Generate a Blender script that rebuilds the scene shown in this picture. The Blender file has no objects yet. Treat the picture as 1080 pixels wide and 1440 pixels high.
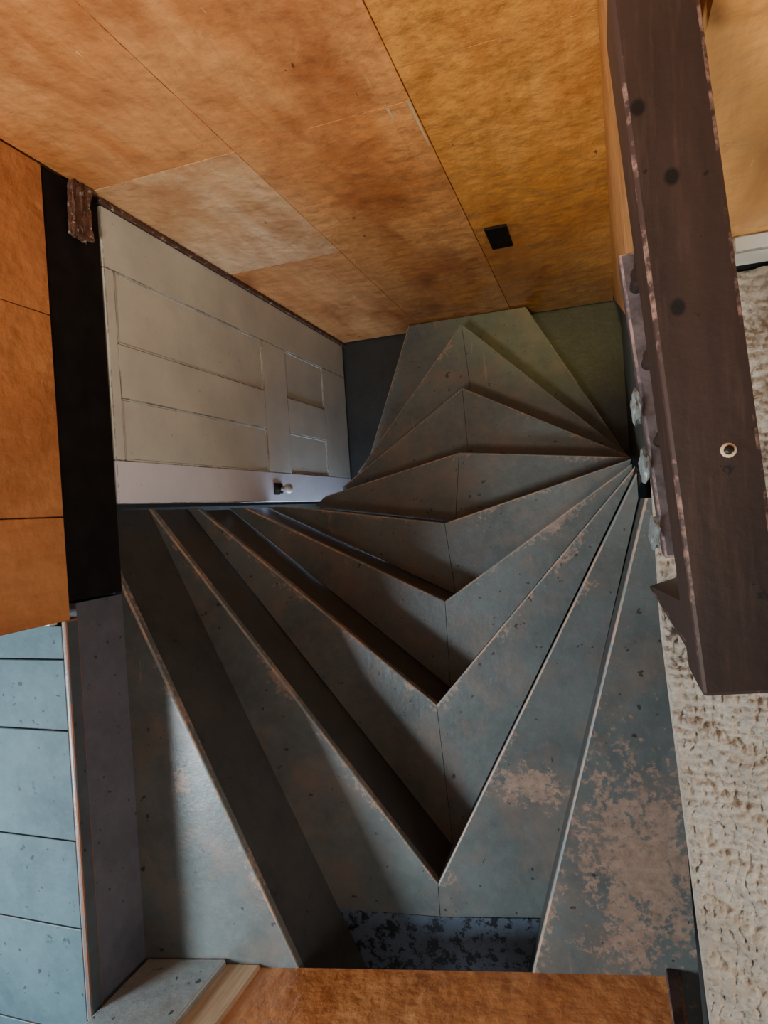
import bpy, bmesh, math, random
import numpy as np
from mathutils import Vector, Matrix, noise
random.seed(4)
S=bpy.context.scene

# ---------------------------------------------------------------- helpers
def link(o,parent=None):
    S.collection.objects.link(o)
    if parent: o.parent=parent
    return o
def empty(name):
    e=bpy.data.objects.new(name,None); e.empty_display_size=.1
    return link(e)
EDGE={}
def mesh(name,V,F,mat,parent=None,bev=0,smooth=False,seg=2,only=None):
    me=bpy.data.meshes.new(name); me.from_pydata([tuple(v) for v in V],[],F)
    bm=bmesh.new(); bm.from_mesh(me); bmesh.ops.recalc_face_normals(bm,faces=bm.faces); bm.to_mesh(me); bm.free()
    if smooth:
        for p in me.polygons: p.use_smooth=True
    o=bpy.data.objects.new(name,me)
    if mat: me.materials.append(mat)
    link(o,parent)
    if bev:
        m=o.modifiers.new('bevel','BEVEL'); m.width=bev; m.segments=seg; m.limit_method='ANGLE'
        if only is not None:
            m.limit_method='WEIGHT'; at=me.attributes.new('bevel_weight_edge','FLOAT','EDGE')
            keys={tuple(sorted(k)) for k in only}
            for e in me.edges:
                at.data[e.index].value=1.0 if tuple(sorted(e.vertices)) in keys else 0.0
        if mat and mat.name in EDGE:
            me.materials.append(EDGE[mat.name]); m.material=1
    return o
def prism(name,P,z1,th,mat,parent=None,bev=0,nose=None,seg=2):
    n=len(P); V=[(x,y,z1) for x,y in P]+[(x,y,z1-th) for x,y in P]
    F=[list(range(n)),list(range(2*n-1,n-1,-1))]+[[i,(i+1)%n,(i+1)%n+n,i+n] for i in range(n)]
    o=mesh(name,V,F,mat,parent,bev,only=nose,seg=seg)
    if nose:
        # distance from the nosing line, read by the paint material for foot wear
        a=Vector(P[0]);b=Vector(P[1]);d=(b-a).normalized()
        at=o.data.attributes.new('nose_distance','FLOAT','POINT')
        for v in o.data.vertices:
            w=Vector((v.co.x,v.co.y))-a
            at.data[v.index].value=abs(d.x*w.y-d.y*w.x)
    return o
def loft(name,P,z1,Q,z0,mat,parent=None,bev=0):
    n=len(P); V=[(x,y,z1) for x,y in P]+[(x,y,z0) for x,y in Q]
    F=[list(range(n)),list(range(2*n-1,n-1,-1))]+[[i,(i+1)%n,(i+1)%n+n,i+n] for i in range(n)]
    return mesh(name,V,F,mat,parent,bev)
def box(name,x0,x1,y0,y1,z0,z1,mat,parent=None,bev=0):
    return prism(name,[(x0,y0),(x1,y0),(x1,y1),(x0,y1)],z1,z1-z0,mat,parent,bev)
def upright(name,a,b,z0,z1,th,mat,parent=None,bev=0):
    a=Vector(a);b=Vector(b);d=(b-a).normalized();n=Vector((-d.y,d.x))*th
    return prism(name,[a,b,b+n,a+n],z1,z1-z0,mat,parent,bev)
def revolve(name,prof,mat,parent=None,axis='Z',loc=(0,0,0),n=24):
    V=[];F=[]
    for r,h in prof:
        for k in range(n):
            t=2*math.pi*k/n; c_,s_=r*math.cos(t),r*math.sin(t)
            V.append((loc[0]+c_,loc[1]+s_,loc[2]+h) if axis=='Z' else (loc[0]+h,loc[1]+c_,loc[2]+s_))
    for i in range(len(prof)-1):
        for k in range(n):
            F.append([i*n+k,i*n+(k+1)%n,(i+1)*n+(k+1)%n,(i+1)*n+k])
    F.append(list(range(n))); F.append(list(range(len(prof)*n-n,len(prof)*n)))
    return mesh(name,V,F,mat,parent,smooth=True)

# ---------------------------------------------------------------- materials
class N:
    def __init__(s,name):
        s.m=bpy.data.materials.new(name); s.m.use_nodes=True; s.t=s.m.node_tree
        s.b=s.t.nodes['Principled BSDF']; s.geo=s.new('ShaderNodeNewGeometry'); s.pos=s.geo.outputs['Position']
    def new(s,ty,**k):
        n=s.t.nodes.new(ty)
        for a,v in k.items(): setattr(n,a,v)
        return n
    def L(s,a,b): s.t.links.new(a,b)
    def mapped(s,sc=(1,1,1),rot=(0,0,0),loc=(0,0,0)):
        m=s.new('ShaderNodeMapping'); m.inputs['Scale'].default_value=sc; m.inputs['Rotation'].default_value=rot; m.inputs['Location'].default_value=loc
        s.L(s.pos,m.inputs['Vector']); return m.outputs[0]
    def noise(s,scale,det=6,rough=.6,vec=None,dist=0):
        n=s.new('ShaderNodeTexNoise'); n.inputs['Scale'].default_value=scale; n.inputs['Detail'].default_value=det
        n.inputs['Roughness'].default_value=rough; n.inputs['Distortion'].default_value=dist
        s.L(vec or s.pos,n.inputs['Vector']); return n.outputs['Fac']
    def ramp(s,fac,a,b,c0=(0,0,0,1),c1=(1,1,1,1)):
        r=s.new('ShaderNodeValToRGB'); r.color_ramp.elements[0].position=a; r.color_ramp.elements[1].position=b
        r.color_ramp.elements[0].color=c0; r.color_ramp.elements[1].color=c1; s.L(fac,r.inputs[0]); return r.outputs[0]
    def math(s,op,a,b=None,c=None):
        n=s.new('ShaderNodeMath',operation=op)
        for i,v in enumerate((a,b,c)):
            if v is None: continue
            if isinstance(v,(int,float)): n.inputs[i].default_value=v
            else: s.L(v,n.inputs[i])
        return n.outputs[0]
    def mix(s,f,a,b,blend='MIX'):
        n=s.new('ShaderNodeMix',data_type='RGBA',blend_type=blend)
        for i,v in ((0,f),(6,a),(7,b)):
            if isinstance(v,(int,float)): n.inputs[i].default_value=v
            elif isinstance(v,tuple): n.inputs[i].default_value=v
            else: s.L(v,n.inputs[i])
        return n.outputs[2]
    def near(s,p,r,sc=(1,1,1)):
        v=s.new('ShaderNodeVectorMath',operation='SUBTRACT'); s.L(s.pos,v.inputs[0]); v.inputs[1].default_value=p
        m=s.new('ShaderNodeVectorMath',operation='MULTIPLY'); s.L(v.outputs[0],m.inputs[0]); m.inputs[1].default_value=sc
        l=s.new('ShaderNodeVectorMath',operation='LENGTH'); s.L(m.outputs[0],l.inputs[0])
        return s.math('SUBTRACT',1.0,s.math('DIVIDE',l.outputs['Value'],r))
    def bump(s,h,strength=.3,dist=.005):
        b=s.new('ShaderNodeBump'); b.inputs['Strength'].default_value=strength; b.inputs['Distance'].default_value=dist
        s.L(h,b.inputs['Height']); s.L(b.outputs[0],s.b.inputs['Normal'])
    def out(s,col,rough=.6,spec=.4):
        if isinstance(col,tuple): s.b.inputs['Base Color'].default_value=col
        else: s.L(col,s.b.inputs['Base Color'])
        if isinstance(rough,(int,float)): s.b.inputs['Roughness'].default_value=rough
        else: s.L(rough,s.b.inputs['Roughness'])
        s.b.inputs['Specular IOR Level'].default_value=spec
        return s.m
def c(r,g,b):
    f=lambda v:((v/255+.055)/1.055)**2.4 if v/255>.04045 else v/255/12.92
    return (f(r),f(g),f(b),1)

def worn_edge(name,base,chip,lo=.5,k=1.35):
    s=N(name)
    f=s.ramp(s.math('ADD',s.math('MULTIPLY',s.noise(7,5,.6),.6),s.math('MULTIPLY',s.noise(60,4,.7),.4)),lo-.03,lo+.05)
    col=s.mix(f,tuple(min(1,v*k) for v in base[:3])+(1,),chip)
    return s.out(col,.5,.4)
def painted(name,base,dark,chip,patches=(),speck=.70,blotch=None,rough=.38,blot_thr=.6,edge=None,rub=.0,scr=0,bsc=17,spec=.5,nosing=False):
    s=N(name)
    col=s.mix(s.ramp(s.noise(3.5,5),.35,.7),base,dark)
    col=s.mix(s.math('MULTIPLY',s.ramp(s.noise(22,8,.7),.45,.75),.35),col,tuple(v*1.5 for v in base[:3])+(1,))
    n1=s.noise(60,5,.7); n2=s.noise(13,6,.7)
    if rub:
        col=s.mix(s.math('MULTIPLY',s.ramp(s.noise(5,8,.65),.48,.70),rub),col,tuple(v*.5 for v in chip[:3])+(1,))
        col=s.mix(s.math('MULTIPLY',s.ramp(s.noise(24,8,.75),.58,.65),rub*.8),col,tuple(v*.42 for v in chip[:3])+(1,))
    if scr:
        sn=s.noise(18,3,.6,s.mapped((1,.16,1),rot=(0,0,.7)),.4)
        col=s.mix(s.math('MULTIPLY',s.ramp(sn,.70,.72),scr),col,tuple(v*.8 for v in chip[:3])+(1,))
    col=s.mix(s.math('MULTIPLY',s.ramp(s.noise(33,2,.5),speck,speck+.02),.75),col,c(34,31,30))
    if blotch:
        col=s.mix(s.ramp(s.noise(bsc,8,.72),blot_thr,blot_thr+.04),col,blotch)
    wood=s.mix(s.ramp(s.noise(34,6,.7),.3,.7),chip,tuple(v*.5 for v in chip[:3])+(1,))
    for p,r,sc in patches:
        m=s.math('ADD',s.near(p,r,sc),s.math('MULTIPLY',s.math('SUBTRACT',n2,.5),2.2))
        m=s.math('ADD',m,s.math('MULTIPLY',s.math('SUBTRACT',n1,.5),3.0))
        col=s.mix(s.math('MULTIPLY',s.ramp(m,.30,.62),.85),col,wood)
    if nosing:
        a=s.new('ShaderNodeAttribute'); a.attribute_name='nose_distance'
        d=s.math('DIVIDE',a.outputs['Fac'],.05)
        broad=s.math('MULTIPLY',s.math('SUBTRACT',s.noise(4.2,5,.6),.5),5.0)
        m=s.math('SUBTRACT',s.math('ADD',broad,s.math('MULTIPLY',s.math('SUBTRACT',n1,.5),4.5)),d)
        col=s.mix(s.math('MULTIPLY',s.ramp(m,.0,.5),.75),col,wood)
    s.bump(s.math('ADD',s.noise(8,4),s.math('MULTIPLY',n1,.35)),.45,.006)
    m=s.out(col,s.math('ADD',rough-.08,s.math('MULTIPLY',n2,.2)),spec)
    if edge is not None: EDGE[name]=worn_edge(name+'_worn_edge',base,chip,edge,1.6)
    return m

GREY=c(99,106,104); GREYD=c(78,85,84); WOOD=c(178,150,130)
M_tread=painted('grey_stair_paint',GREY,GREYD,WOOD,edge=.50,rub=.6,scr=.35,nosing=True,
   patches=[((.04,-1.0,2.205),.31,(1.5,.8,1)),((-.12,-.62,2.205),.12,(2.6,.6,1)),((-.28,-.93,1.875),.13,(.8,1.6,1)),((-1.38,-.85,2.205),.06,(1.4,.8,1)),((-.72,-.66,1.63),.06,(1,1,1)),((-.85,.3,.95),.12,(.6,1.6,1)),((-.95,-.3,1.63),.10,(.8,1.4,1)),((-.92,-.75,1.875),.08,(.8,1.4,1))])
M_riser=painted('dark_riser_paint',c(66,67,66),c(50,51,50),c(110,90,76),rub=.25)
M_well=painted('grey_wall_paint',c(84,89,85),c(66,71,68),WOOD)
M_purple=painted('mauve_grey_paint',c(98,98,106),c(82,84,92),c(120,90,70),blotch=c(28,30,38),blot_thr=.66,speck=.68)
M_blue=painted('blue_floor_paint',c(74,96,102),c(54,74,82),c(120,90,74),blotch=c(36,52,60),blot_thr=.63,edge=.60,speck=.69,rough=.6,spec=.25)
EDGE['blue_floor_paint']=worn_edge('blue_board_edge',c(50,64,70),c(110,84,70),.58,1.0)
M_blueL=painted('pale_blue_board_paint',c(150,162,162),c(124,138,142),c(176,140,110),edge=.5,speck=.68,rub=.3)
M_strip=painted('worn_blue_black_paint',c(92,106,122),c(66,78,92),c(120,110,100),blotch=c(30,34,42),blot_thr=.52,bsc=26)
M_trimc=painted('orange_chipped_trim',c(80,88,92),c(66,70,74),c(150,102,78),edge=.44)
M_black=N('black_timber'); M_black.bump(M_black.noise(20,6,.7,M_black.mapped((1,1,6))),.3,.004)
M_black=M_black.out(M_black.mix(M_black.ramp(M_black.noise(12,6),.4,.7),c(12,11,12),c(24,22,22)),.7,.2)
M_floor=painted('dark_grey_floor_paint',c(50,53,52),c(38,40,40),c(110,90,74))

def plywood(name,base,hi,dk,streak=(1,1,.3),gloss=.36,seed=0):
    s=N(name)
    big=s.noise(2.2,5,.6,s.mapped(streak,loc=(seed,seed*.7,0)),.8)
    col=s.mix(s.ramp(big,.36,.66),base,hi)
    col=s.mix(s.ramp(s.noise(3.0,6,.65,s.mapped((1,1,.6),loc=(seed+3,0,0))),.48,.74),col,dk)
    grain=s.noise(9,7,.68,s.mapped((1.6,1.6,.35),loc=(seed,0,0)),1.4)
    col=s.mix(s.math('MULTIPLY',s.ramp(grain,.42,.62),.3),col,dk)
    col=s.mix(s.math('MULTIPLY',s.ramp(s.noise(5,8,.7,s.mapped((1,1,.7),loc=(0,seed,4))),.56,.7),.4),col,hi)
    sc=s.ramp(s.noise(26,3,.5,s.mapped((1,1,.5),rot=(.3,.4,0))),.735,.75)
    col=s.mix(s.math('MULTIPLY',sc,.75),col,c(60,34,20))
    sc2=s.ramp(s.noise(14,2,.5,s.mapped((6,1,.5),rot=(0,.5,0)),.6),.755,.765)
    col=s.mix(s.math('MULTIPLY',sc2,.5),col,c(232,196,150))
    s.bump(s.math('ADD',s.noise(5,3,.55),s.math('MULTIPLY',s.noise(17,4,.55),.4)),.9,.022)
    m=s.out(col,s.math('ADD',gloss-.12,s.math('MULTIPLY',s.noise(6,4),.28)),.5)
    EDGE[name]=worn_edge(name+'_cut_edge',base,dk,.5,1.0)
    return m
ORG=c(194,126,70); ORH=c(222,168,110); ORD=c(142,80,42)
M_ply=plywood('orange_plywood',ORG,ORH,ORD)
M_ply2=plywood('golden_plywood',c(192,126,62),c(214,158,86),c(146,86,42),seed=4)
M_plyL=plywood('pale_plywood',c(212,168,122),c(232,204,168),c(174,118,70),seed=8)
M_plyS=plywood('side_plywood',c(186,120,70),c(204,140,84),c(152,90,50),seed=12)
M_plyE=plywood('plywood_edge',c(190,130,76),c(210,156,100),c(140,84,46),seed=2)

def white(name,a,b):
    s=N(name)
    col=s.mix(s.ramp(s.noise(4,5),.35,.7),a,b)
    col=s.mix(s.math('MULTIPLY',s.ramp(s.noise(50,4),.68,.72),.6),col,c(80,74,66))
    s.bump(s.noise(30,5),.25,.003); m=s.out(col,.5,.4); EDGE[name]=worn_edge(name+'_edge',tuple(v*.8 for v in b[:3])+(1,),c(130,124,112),.5,1.1); return m
M_door=white('aged_white_paint',c(210,211,198),c(190,192,182))
M_doorLit=white('daylit_stile_white',c(226,228,234),c(212,216,226))  # blue daylight on the latch stile, put into its colour
s=N('brown_casing'); col=s.mix(s.ramp(s.noise(18,8,.7),.4,.65),c(106,72,54),c(52,36,30))
col=s.mix(s.ramp(s.noise(40,5,.7),.58,.62),col,c(160,144,130)); s.bump(s.noise(30,6),.6,.01); M_case=s.out(col,.7)
s=N('porcelain'); M_porc=s.out(c(180,180,172),.15,.6)
s=N('dark_metal'); M_metal=s.out(c(60,54,48),.4,.5); M_metal.node_tree.nodes['Principled BSDF'].inputs['Metallic'].default_value=.8
s=N('dark_brown_varnish')
col=s.mix(s.ramp(s.noise(5,6,.6,s.mapped((4,.6,4))),.35,.7),c(54,37,31),c(35,24,21))
col=s.mix(s.math('MULTIPLY',s.ramp(s.noise(30,6,.7,s.mapped((3,.25,3))),.52,.68),.5),col,c(70,50,42))
col=s.mix(s.math('MULTIPLY',s.ramp(s.noise(44,4),.66,.69),.8),col,c(18,12,12))
for p in [(.055,.36,3.35),(.08,.29,3.35),(.078,.17,3.35)]:
    col=s.mix(s.ramp(s.near(p,.008,(1,.8,1)),0,.4),col,c(14,10,10))
s.bump(s.noise(22,5),.3,.004); M_rail=s.out(col,.5,.35); EDGE['dark_brown_varnish']=worn_edge('varnish_worn_edge',c(54,38,34),c(136,104,94),.51,1.1)
s=N('bare_pale_wood'); g=s.noise(10,6,.6,s.mapped((8,1,.8)))
M_pale=s.out(s.mix(s.ramp(g,.35,.7),c(206,182,150),c(180,152,118)),.6)
s=N('cream_carpet_pile')
v=s.new('ShaderNodeTexVoronoi'); v.inputs['Scale'].default_value=62; s.L(s.pos,v.inputs['Vector'])
col=s.mix(s.ramp(s.noise(60,5,.7),.35,.7),c(198,188,172),c(160,148,132))
col=s.mix(s.ramp(s.noise(5,4),.45,.75),col,c(156,143,127))
s.bump(s.math('ADD',s.math('MULTIPLY',v.outputs['Distance'],-1.0),s.math('MULTIPLY',s.noise(220,4,.7),.3)),.9,.009); M_carp=s.out(col,.95,.1)
s=N('clear_glass'); M_glass=s.out(c(112,122,124),.18,.7)
s=N('lilac_rail_paint'); M_lil=s.out(s.mix(s.ramp(s.noise(20,6,.7),.4,.6),c(86,76,78),c(54,46,48)),.5); EDGE['lilac_rail_paint']=worn_edge('lilac_edge',c(84,72,74),c(150,120,112),.5,1.1)

# ---------------------------------------------------------------- stair survey (metres; floor of lower room = 0)
Z=[2.46,2.205,1.875,1.63,1.39,1.18,.95,.72,.47,.20,0]
Vx={2:(-.61,-1.29),3:(-.64,-.75),4:(-.64,-.39),5:(-.67,-.07),6:(-.63,.26),7:(-.64,.61),8:(-.67,1.01)}
Lf={1:(-1.70,.07),2:(-1.70,.069),3:(-1.64,.06),4:(-1.56,.06),5:(-1.41,.05),6:(-1.34,.10),7:(-1.34,.15),8:(-1.34,.24),9:(-1.37,.32)}
Rt={1:(.11,-.01),2:(.11,.07),3:(.12,.10),4:(.12,.12),5:(.13,.15),6:(.135,.17),7:(.14,.19),8:(.145,.21),9:(.15,.23)}
YB=-1.78
E1=(-.815,YB); F1=(-.395,YB)
st=empty('winder_staircase'); TH=.028
G=.001; BV=.006
NS=[(0,1)]
prism('tread_1_left',[Lf[1],E1,(-1.60,YB),(-1.60,-.18),(-1.71,.07)],Z[1],TH,M_tread,st,BV,NS)
prism('tread_1_right',[Rt[1],F1,(.178,YB),(.132,-.01)],Z[1],TH,M_tread,st,BV,NS)
prism('tread_2_left',[Lf[2],(Vx[2][0]-G,Vx[2][1]),(Vx[2][0]-G,-1.405),(-.99,-1.43),(-1.70,-.05),(-1.78,-.05),(-1.78,.07)],Z[2],TH,M_tread,st,BV,NS)
prism('tread_2_right',[Rt[2],(Vx[2][0]+G,Vx[2][1]),(Vx[2][0]+G,-1.405),(-.26,-1.36),Rt[1]],Z[2],TH,M_tread,st,BV,NS)
prism('tread_2_end_board',[(-1.02,-1.432),(-.61,-1.408),(-.24,-1.362),(-.2,YB),(-1.02,YB)],Z[2]-.001,TH,M_strip,st,0)
for i in range(3,9):
    v,u=Vx[i],Vx[i-1]
    prism('tread_%d_left'%i,[Lf[i],(v[0]-G,v[1]),(u[0]-G,u[1]),Lf[i-1]],Z[i],TH,M_tread,st,BV,NS)
    prism('tread_%d_right'%i,[Rt[i],(v[0]+G,v[1]),(u[0]+G,u[1]),Rt[i-1]],Z[i],TH,M_tread,st,BV,NS)
prism('tread_9',[Lf[9],(-1.05,1.125),(-.34,1.125),Rt[9],Rt[8],Vx[8],Lf[8]],Z[9],TH,M_tread,st,BV,[(0,1),(2,3)])
def inset(a,b,side,d=.006):
    a=Vector(a);b=Vector(b);t=(b-a).normalized();n=Vector((-t.y,t.x))*side*d
    return a+n,b+n
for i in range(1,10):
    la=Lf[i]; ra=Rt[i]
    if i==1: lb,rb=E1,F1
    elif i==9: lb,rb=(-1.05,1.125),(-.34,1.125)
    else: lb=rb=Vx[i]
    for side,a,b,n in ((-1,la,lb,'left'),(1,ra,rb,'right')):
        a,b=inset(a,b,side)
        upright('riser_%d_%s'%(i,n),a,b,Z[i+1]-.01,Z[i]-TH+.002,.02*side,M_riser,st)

# ---------------------------------------------------------------- room shell
box('floor',-4,1.6,-2.6,1.6,-.06,0,M_floor)
box('wall_front',-2.6,1.6,1.155,1.25,0,5.2,M_plyS)
fp=empty('plywood_sheeting')
def sheet(n,x0,x1,z0,z1,m,y=1.135): box(n,x0,x1,y,y+.018,z0,z1,m,fp,.0015)
g=.0008
sheet('sheet_1',-1.56,-1.0-g,.02,1.395,M_ply)
sheet('sheet_2',-1.56,-1.0-g,1.397,2.25,M_plyL)
sheet('sheet_3',-1.56,-1.0-g,2.252,4.8,M_ply)
sheet('sheet_4',-1.0,-.432,.02,2.262,M_ply)
sheet('sheet_5',-1.0,-.432,2.264,4.8,M_ply)
sheet('sheet_6',-.430,.14,.02,2.40,M_ply2)
sheet('sheet_7',-.430,.11,2.402,4.8,M_ply2)
for k,(x,z0,z1) in enumerate([(-.437,2.02,2.27),(-.50,2.2,2.26)]):
    mesh('splinter_%d'%k,[(x-.004,1.1335,z0),(x+.001,1.1335,z0),(x+.004,1.1335,z1),(x-.006,1.1335,z1)],[[0,1,2,3]],M_pale,fp)
box('wall_vent',-.385,-.295,1.122,1.134,1.13,1.35,M_black,None,.003)

box('wall_left',-1.68,-1.577,-.26,1.13,2.46,5.2,M_plyS)
lp=empty('side_plywood_sheeting')
for k,(a,b) in enumerate([(-.27,.045),(.048,.665),(.668,1.13)]):
    box('sheet_%d'%(k+1),-1.575,-1.56,a,b,2.45,5.0,M_plyS,lp,.002)
box('beam_over_door',-1.70,-1.565,-.215,1.133,2.212,2.447,M_black,None,.004)
bm=bmesh.new(); bmesh.ops.create_cube(bm,size=1); bmesh.ops.subdivide_edges(bm,edges=bm.edges,cuts=8,use_grid_fill=True)
for v in bm.verts:
    n=noise.noise(v.co*4); v.co=Vector((v.co.x*.03,v.co.y*.17,v.co.z*.07))+Vector((n*.008,n*.012,noise.noise(v.co*5)*.02))
me=bpy.data.meshes.new('splintered_block'); bm.to_mesh(me); bm.free(); me.materials.append(M_case)
o=bpy.data.objects.new('splintered_block',me); o.location=(-1.548,1.04,2.31); link(o)

# panelled door
dr=empty('panelled_door')
X0,X1=-1.60,-1.56
YA,YC=.085,1.112
def dbox(n,y0,y1,z0,z1,x0=X0,x1=X1,b=.003,m=None): return box(n,x0,x1,y0,y1,z0,z1,m or M_door,dr,b)
dbox('stile_latch',YA,.235,.03,2.205,m=M_doorLit); dbox('stile_hinge',.90,YC,.03,2.205)
dbox('mullion_upper',.455,.645,1.13,2.16); dbox('mullion_lower',.455,.645,.39,.88)
dbox('rail_top',.235,.90,2.16,2.205); dbox('rail_lock',.235,.90,.88,1.13); dbox('rail_bottom',.235,.90,.03,.39)
for n,y0,y1,z0,z1 in [('a',.235,.455,1.13,2.16),('b',.645,.90,1.13,2.16),('c',.235,.455,.39,.88),('d',.645,.90,.39,.88)]:
    dbox('panel_'+n,y0-.002,y1+.002,z0-.002,z1+.002,X0+.008,X1-.005,0)
    for k,(p,q,r,t) in enumerate([(y0,y0+.008,z0,z1),(y1-.008,y1,z0,z1),(y0,y1,z0,z0+.008),(y0,y1,z1-.008,z1)]):
        dbox('mould_%s_%d'%(n,k),p,q,r,t,X1-.008,X1-.002,.002)
revolve('knob',[(.004,0),(.010,.002),(.010,.02),(.018,.028),(.026,.042),(.025,.056),(.015,.064),(.002,.066)],M_porc,dr,'X',(X1,.15,1.03))
revolve('knob_rose',[(.03,0),(.03,.004),(.014,.008),(.002,.008)],M_metal,dr,'X',(X1,.15,1.03))
box('keyhole_plate',X1,X1+.006,.12,.18,1.045,1.10,M_metal,dr,.002)
box('trim_door_casing',-1.60,-1.548,1.114,1.134,.0,2.212,M_case,None,.004)
box('wall_lower_left',-1.90,-1.81,-1.9,.08,0,2.40,M_well)

lb=empty('landing_floorboards')
ys=[-2.5,-1.88,-1.55,-1.22,-.95,-.61,-.39,-.285]
for k in range(len(ys)-1):
    box('board_%d'%k,-3.6,-1.586,ys[k]+.0015,ys[k+1]-.0015,Z[0]-.03,Z[0],M_blue,lb,.003)
box('trim_landing_edge',-1.585,-1.567,-1.50,-.27,Z[0]-.05,Z[0]+.003,M_trimc,None,.006)
box('trim_partition_foot',-3.6,-1.60,-.283,-.262,Z[0],Z[0]+.03,M_door,None,.003)
box('wall_landing_riser',-1.64,-1.575,-1.50,-.225,Z[1],Z[0]-.05,M_purple)

mesh('wall_right_well',[(.18,-1.9,0),(.175,1.13,0),(.14,1.13,2.44),(.125,-.3,2.44),(.182,-1.9,2.44),
      (.26,-1.9,0),(.26,1.13,0),(.26,1.13,2.44),(.26,-.3,2.44),(.26,-1.9,2.44)],
     [[0,1,2,3,4],[9,8,7,6,5],[0,5,6,1],[1,6,7,2],[2,7,8,3],[3,8,9,4],[4,9,5,0]],M_well)
mesh('wall_right_return',[(.145,1.13,.05),(.125,.62,1.6),(.10,.50,2.46),(.02,.50,4.8),(-.02,1.13,4.8),
      (.165,1.13,.05),(.145,.62,1.6),(.125,.50,2.46),(.05,.50,4.8),(.03,1.13,4.8)],
     [[0,1,2,3,4],[9,8,7,6,5],[0,5,6,1],[1,6,7,2],[2,7,8,3],[3,8,9,4],[4,9,5,0]],M_plyE,None,.003)
box('wall_landing_right',.14,1.6,.50,.56,2.46,5,M_ply2)
box('baseboard_right',.28,1.6,.465,.50,2.475,2.56,M_door,None,.004)
box('floor_landing_right',.27,1.6,-2.2,.49,2.40,2.447,M_floor)
def carpet():
    x0,x1,y0,y1=.118,.80,-1.85,.455; st_=.0045
    nx=int((x1-x0)/st_);ny=int((y1-y0)/st_)
    xs=np.linspace(x0,x1,nx);ysr=np.linspace(y0,y1,ny)
    V=[];F=[]
    for j,y in enumerate(ysr):
        edge=.108 if y>-.3 else .108+(-.3-y)*.055
        for i,x in enumerate(xs):
            X=edge+(x-x0)
            w=noise.noise(Vector((X*16,y*16,0)))*.022; w2=noise.noise(Vector((X*16,y*16,7)))*.022
            a=abs(math.sin((X+w)*math.pi/.023)); b=abs(math.sin((y+w2)*math.pi/.021))
            hgh=.010*(a*b)**.6
            t=(y+.11*abs(((X*3.2)%1)-.5)*2)/.13
            hgh+=.011*max(0,min(1,(abs((t%1)-.5)-.2)*10))
            hgh+=.005*noise.noise(Vector((X*70,y*70,3)))
            if i==0: hgh=-.012
            V.append((X,y,2.462+hgh))
    for j in range(ny-1):
        for i in range(nx-1):
            a=j*nx+i; F.append([a,a+1,a+nx+1,a+nx])
    return mesh('carpet',V,F,M_carp,None,smooth=True)
carpet()

gr=empty('guard_railing')
prism('top_rail',[(.036,.492),(.078,-.190),(.152,-.184),(.110,.492)],3.35,.10,M_rail,gr,.004)
prism('bottom_rail',[(.062,.47),(.110,-.125),(.165,-.125),(.115,.47)],2.66,.06,M_lil,gr,.005)
loft('end_post',[(.088,-.183),(.145,-.18),(.14,-.12),(.086,-.12)],3.255,[(.088,-.20),(.160,-.345),(.20,-.335),(.15,-.18)],2.495,M_rail,gr,.003)
for k in range(3):
    y=.10+k*.15; x=.112-(y+.125)*.08
    revolve('spindle_%d'%k,[(.012,0),(.012,.06),(.014,.08),(.010,.1),(.013,.2),(.014,.3),(.010,.40),(.014,.43),(.012,.48),(.012,.59)],M_rail,gr,'Z',(x+.02,y,2.66))
for k,(x,y,z) in enumerate([(.090,.165,2.69),(.098,.055,2.69),(.108,-.075,2.69)]):
    bm=bmesh.new(); bmesh.ops.create_icosphere(bm,subdivisions=3,radius=.024)
    for v in bm.verts:
        n=noise.noise(v.co*70+Vector((k*9,0,0))); v.co*=1+.5*n; v.co.x*=.4; v.co.y*=1.3
    me=bpy.data.meshes.new('glass_jar'); bm.to_mesh(me); bm.free(); me.materials.append(M_glass)
    o=bpy.data.objects.new('glass_ornament_%d'%k,me); o.location=(x-.015,y,z); link(o,gr)
revolve('bolt_rim',[(.0068,0),(.0068,.0015),(.0045,.002)],M_pale,gr,'Z',(.112,.035,3.349),16)
revolve('bolt_centre',[(.0042,0),(.0042,.003),(.001,.0032)],M_metal,gr,'Z',(.112,.035,3.350),12)

def bw(x): return -1.46+(x+1.28)*.149
mesh('wall_back',[(-1.13,bw(-1.13),2.2),(.12,bw(.12),2.2),(.12,bw(.12),3.9),(-1.13,bw(-1.13),3.9),
   (-1.13,bw(-1.13)-.02,2.2),(.12,bw(.12)-.02,2.2),(.12,bw(.12)-.02,3.9),(-1.13,bw(-1.13)-.02,3.9)],
   [[0,1,2,3],[7,6,5,4],[0,4,5,1],[1,5,6,2],[2,6,7,3],[3,7,4,0]],M_ply,None,.003)
upright('trim_1',(-1.25,bw(-1.25)+.03),(-1.56,-1.475),2.21,3.9,.05,M_blueL,None,.006)
upright('trim_2',(-1.125,bw(-1.125)+.012),(-1.25,bw(-1.25)+.012),2.207,3.9,.03,M_pale,None,.004)
box('trim_3',.085,.115,-1.262,-1.235,2.207,3.9,M_lil,None,.003)
box('trim_4',.125,.32,-1.38,-1.25,2.49,3.9,M_rail,None,.006)

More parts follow.
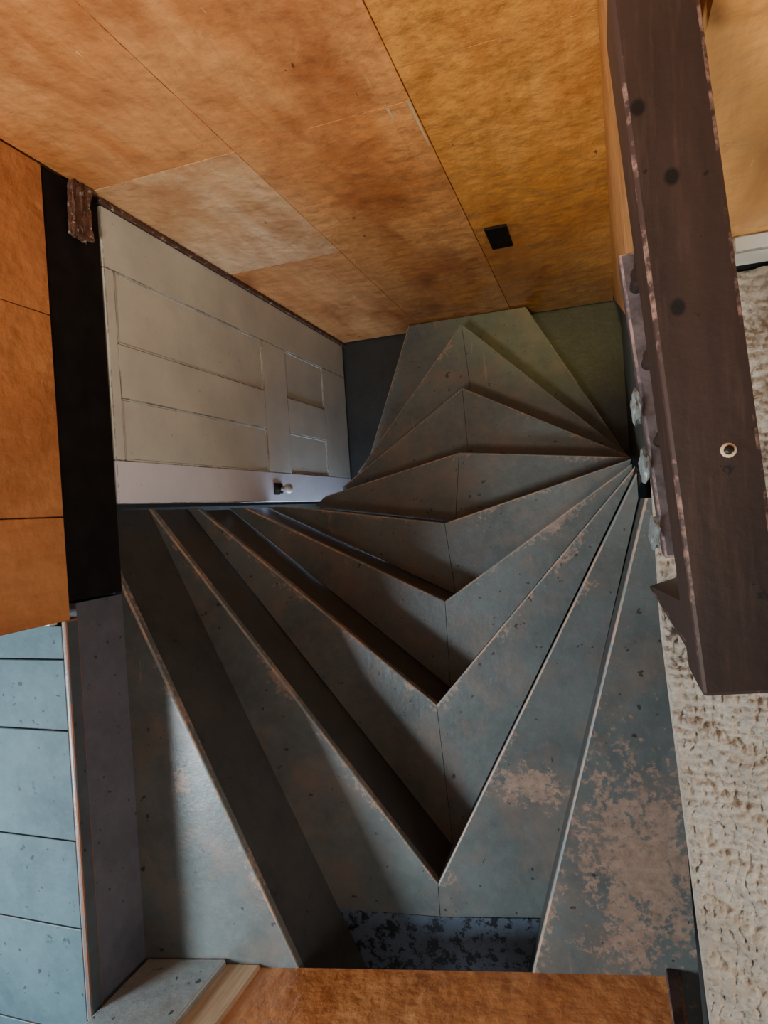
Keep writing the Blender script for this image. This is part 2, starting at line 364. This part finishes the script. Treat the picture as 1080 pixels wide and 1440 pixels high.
# ---------------------------------------------------------------- lights
W=bpy.data.worlds.new('world'); S.world=W; W.use_nodes=True
W.node_tree.nodes['Background'].inputs[0].default_value=(.90,.94,1,1); W.node_tree.nodes['Background'].inputs[1].default_value=.20
def area(name,loc,target,sx,sy,E,col):
    l=bpy.data.lights.new(name,'AREA'); l.shape='RECTANGLE'; l.size=sx; l.size_y=sy; l.energy=E; l.color=col
    o=bpy.data.objects.new(name,l); link(o); o.location=loc
    o.rotation_euler=(Vector(target)-Vector(loc)).to_track_quat('-Z','Y').to_euler(); return o
def spot(name,loc,target,E,col,ang,soft):
    l=bpy.data.lights.new(name,'SPOT'); l.energy=E; l.color=col; l.spot_size=math.radians(ang); l.spot_blend=1; l.shadow_soft_size=soft
    o=bpy.data.objects.new(name,l); link(o); o.location=loc
    o.rotation_euler=(Vector(target)-Vector(loc)).to_track_quat('-Z','Y').to_euler()
area('window_daylight',(-2.9,-1.25,4.15),(-.9,-.4,1.6),.6,.6,125,(.80,.92,1))
area('right_side_fill',(1.5,-1.0,3.35),(.0,-.9,2.3),.6,.5,26,(1,.95,.88))  # fill light added on the right for the carpet and right treads
spot('plywood_fill_warm',(-.6,-.7,4.9),(-.6,1.13,3.05),380,(1,.88,.72),78,.25)  # warm light added for the upper plywood, aimed clear of the treads
spot('yellow_wall_spot',(-.12,.80,4.7),(-.15,1.13,2.3),190,(1,.80,.16),24,.04)
area('under_stair_fill_blue',(-1.47,-.35,.75),(-1.50,.6,.75),.15,1.2,10,(.6,.75,1))  # blue light added beneath the treads for the door stile and gap

# ---------------------------------------------------------------- camera
T,rho,e=[math.radians(v) for v in (18.681,3.697,.061)]
A=np.array([[math.cos(T)*math.cos(rho),math.cos(T)*math.sin(rho),-math.sin(T)],[-math.sin(rho),math.cos(rho),0],[math.sin(T)*math.cos(rho),math.sin(T)*math.sin(rho),math.cos(T)]])
Em=np.array([[1,0,0],[0,math.cos(e),-math.sin(e)],[0,math.sin(e),math.cos(e)]])
A=Em@A; A[2]*=-1
M=Matrix([[A[k][0],A[k][1],-A[k][2],0] for k in range(3)]+[[0,0,0,1]])
M.translation=Vector((0,0,4))
cd=bpy.data.cameras.new('camera'); co=bpy.data.objects.new('camera',cd); link(co); co.matrix_world=M
cd.sensor_fit='VERTICAL'; cd.sensor_height=36; cd.lens=902.35/1440*36; cd.clip_start=.05
S.camera=co
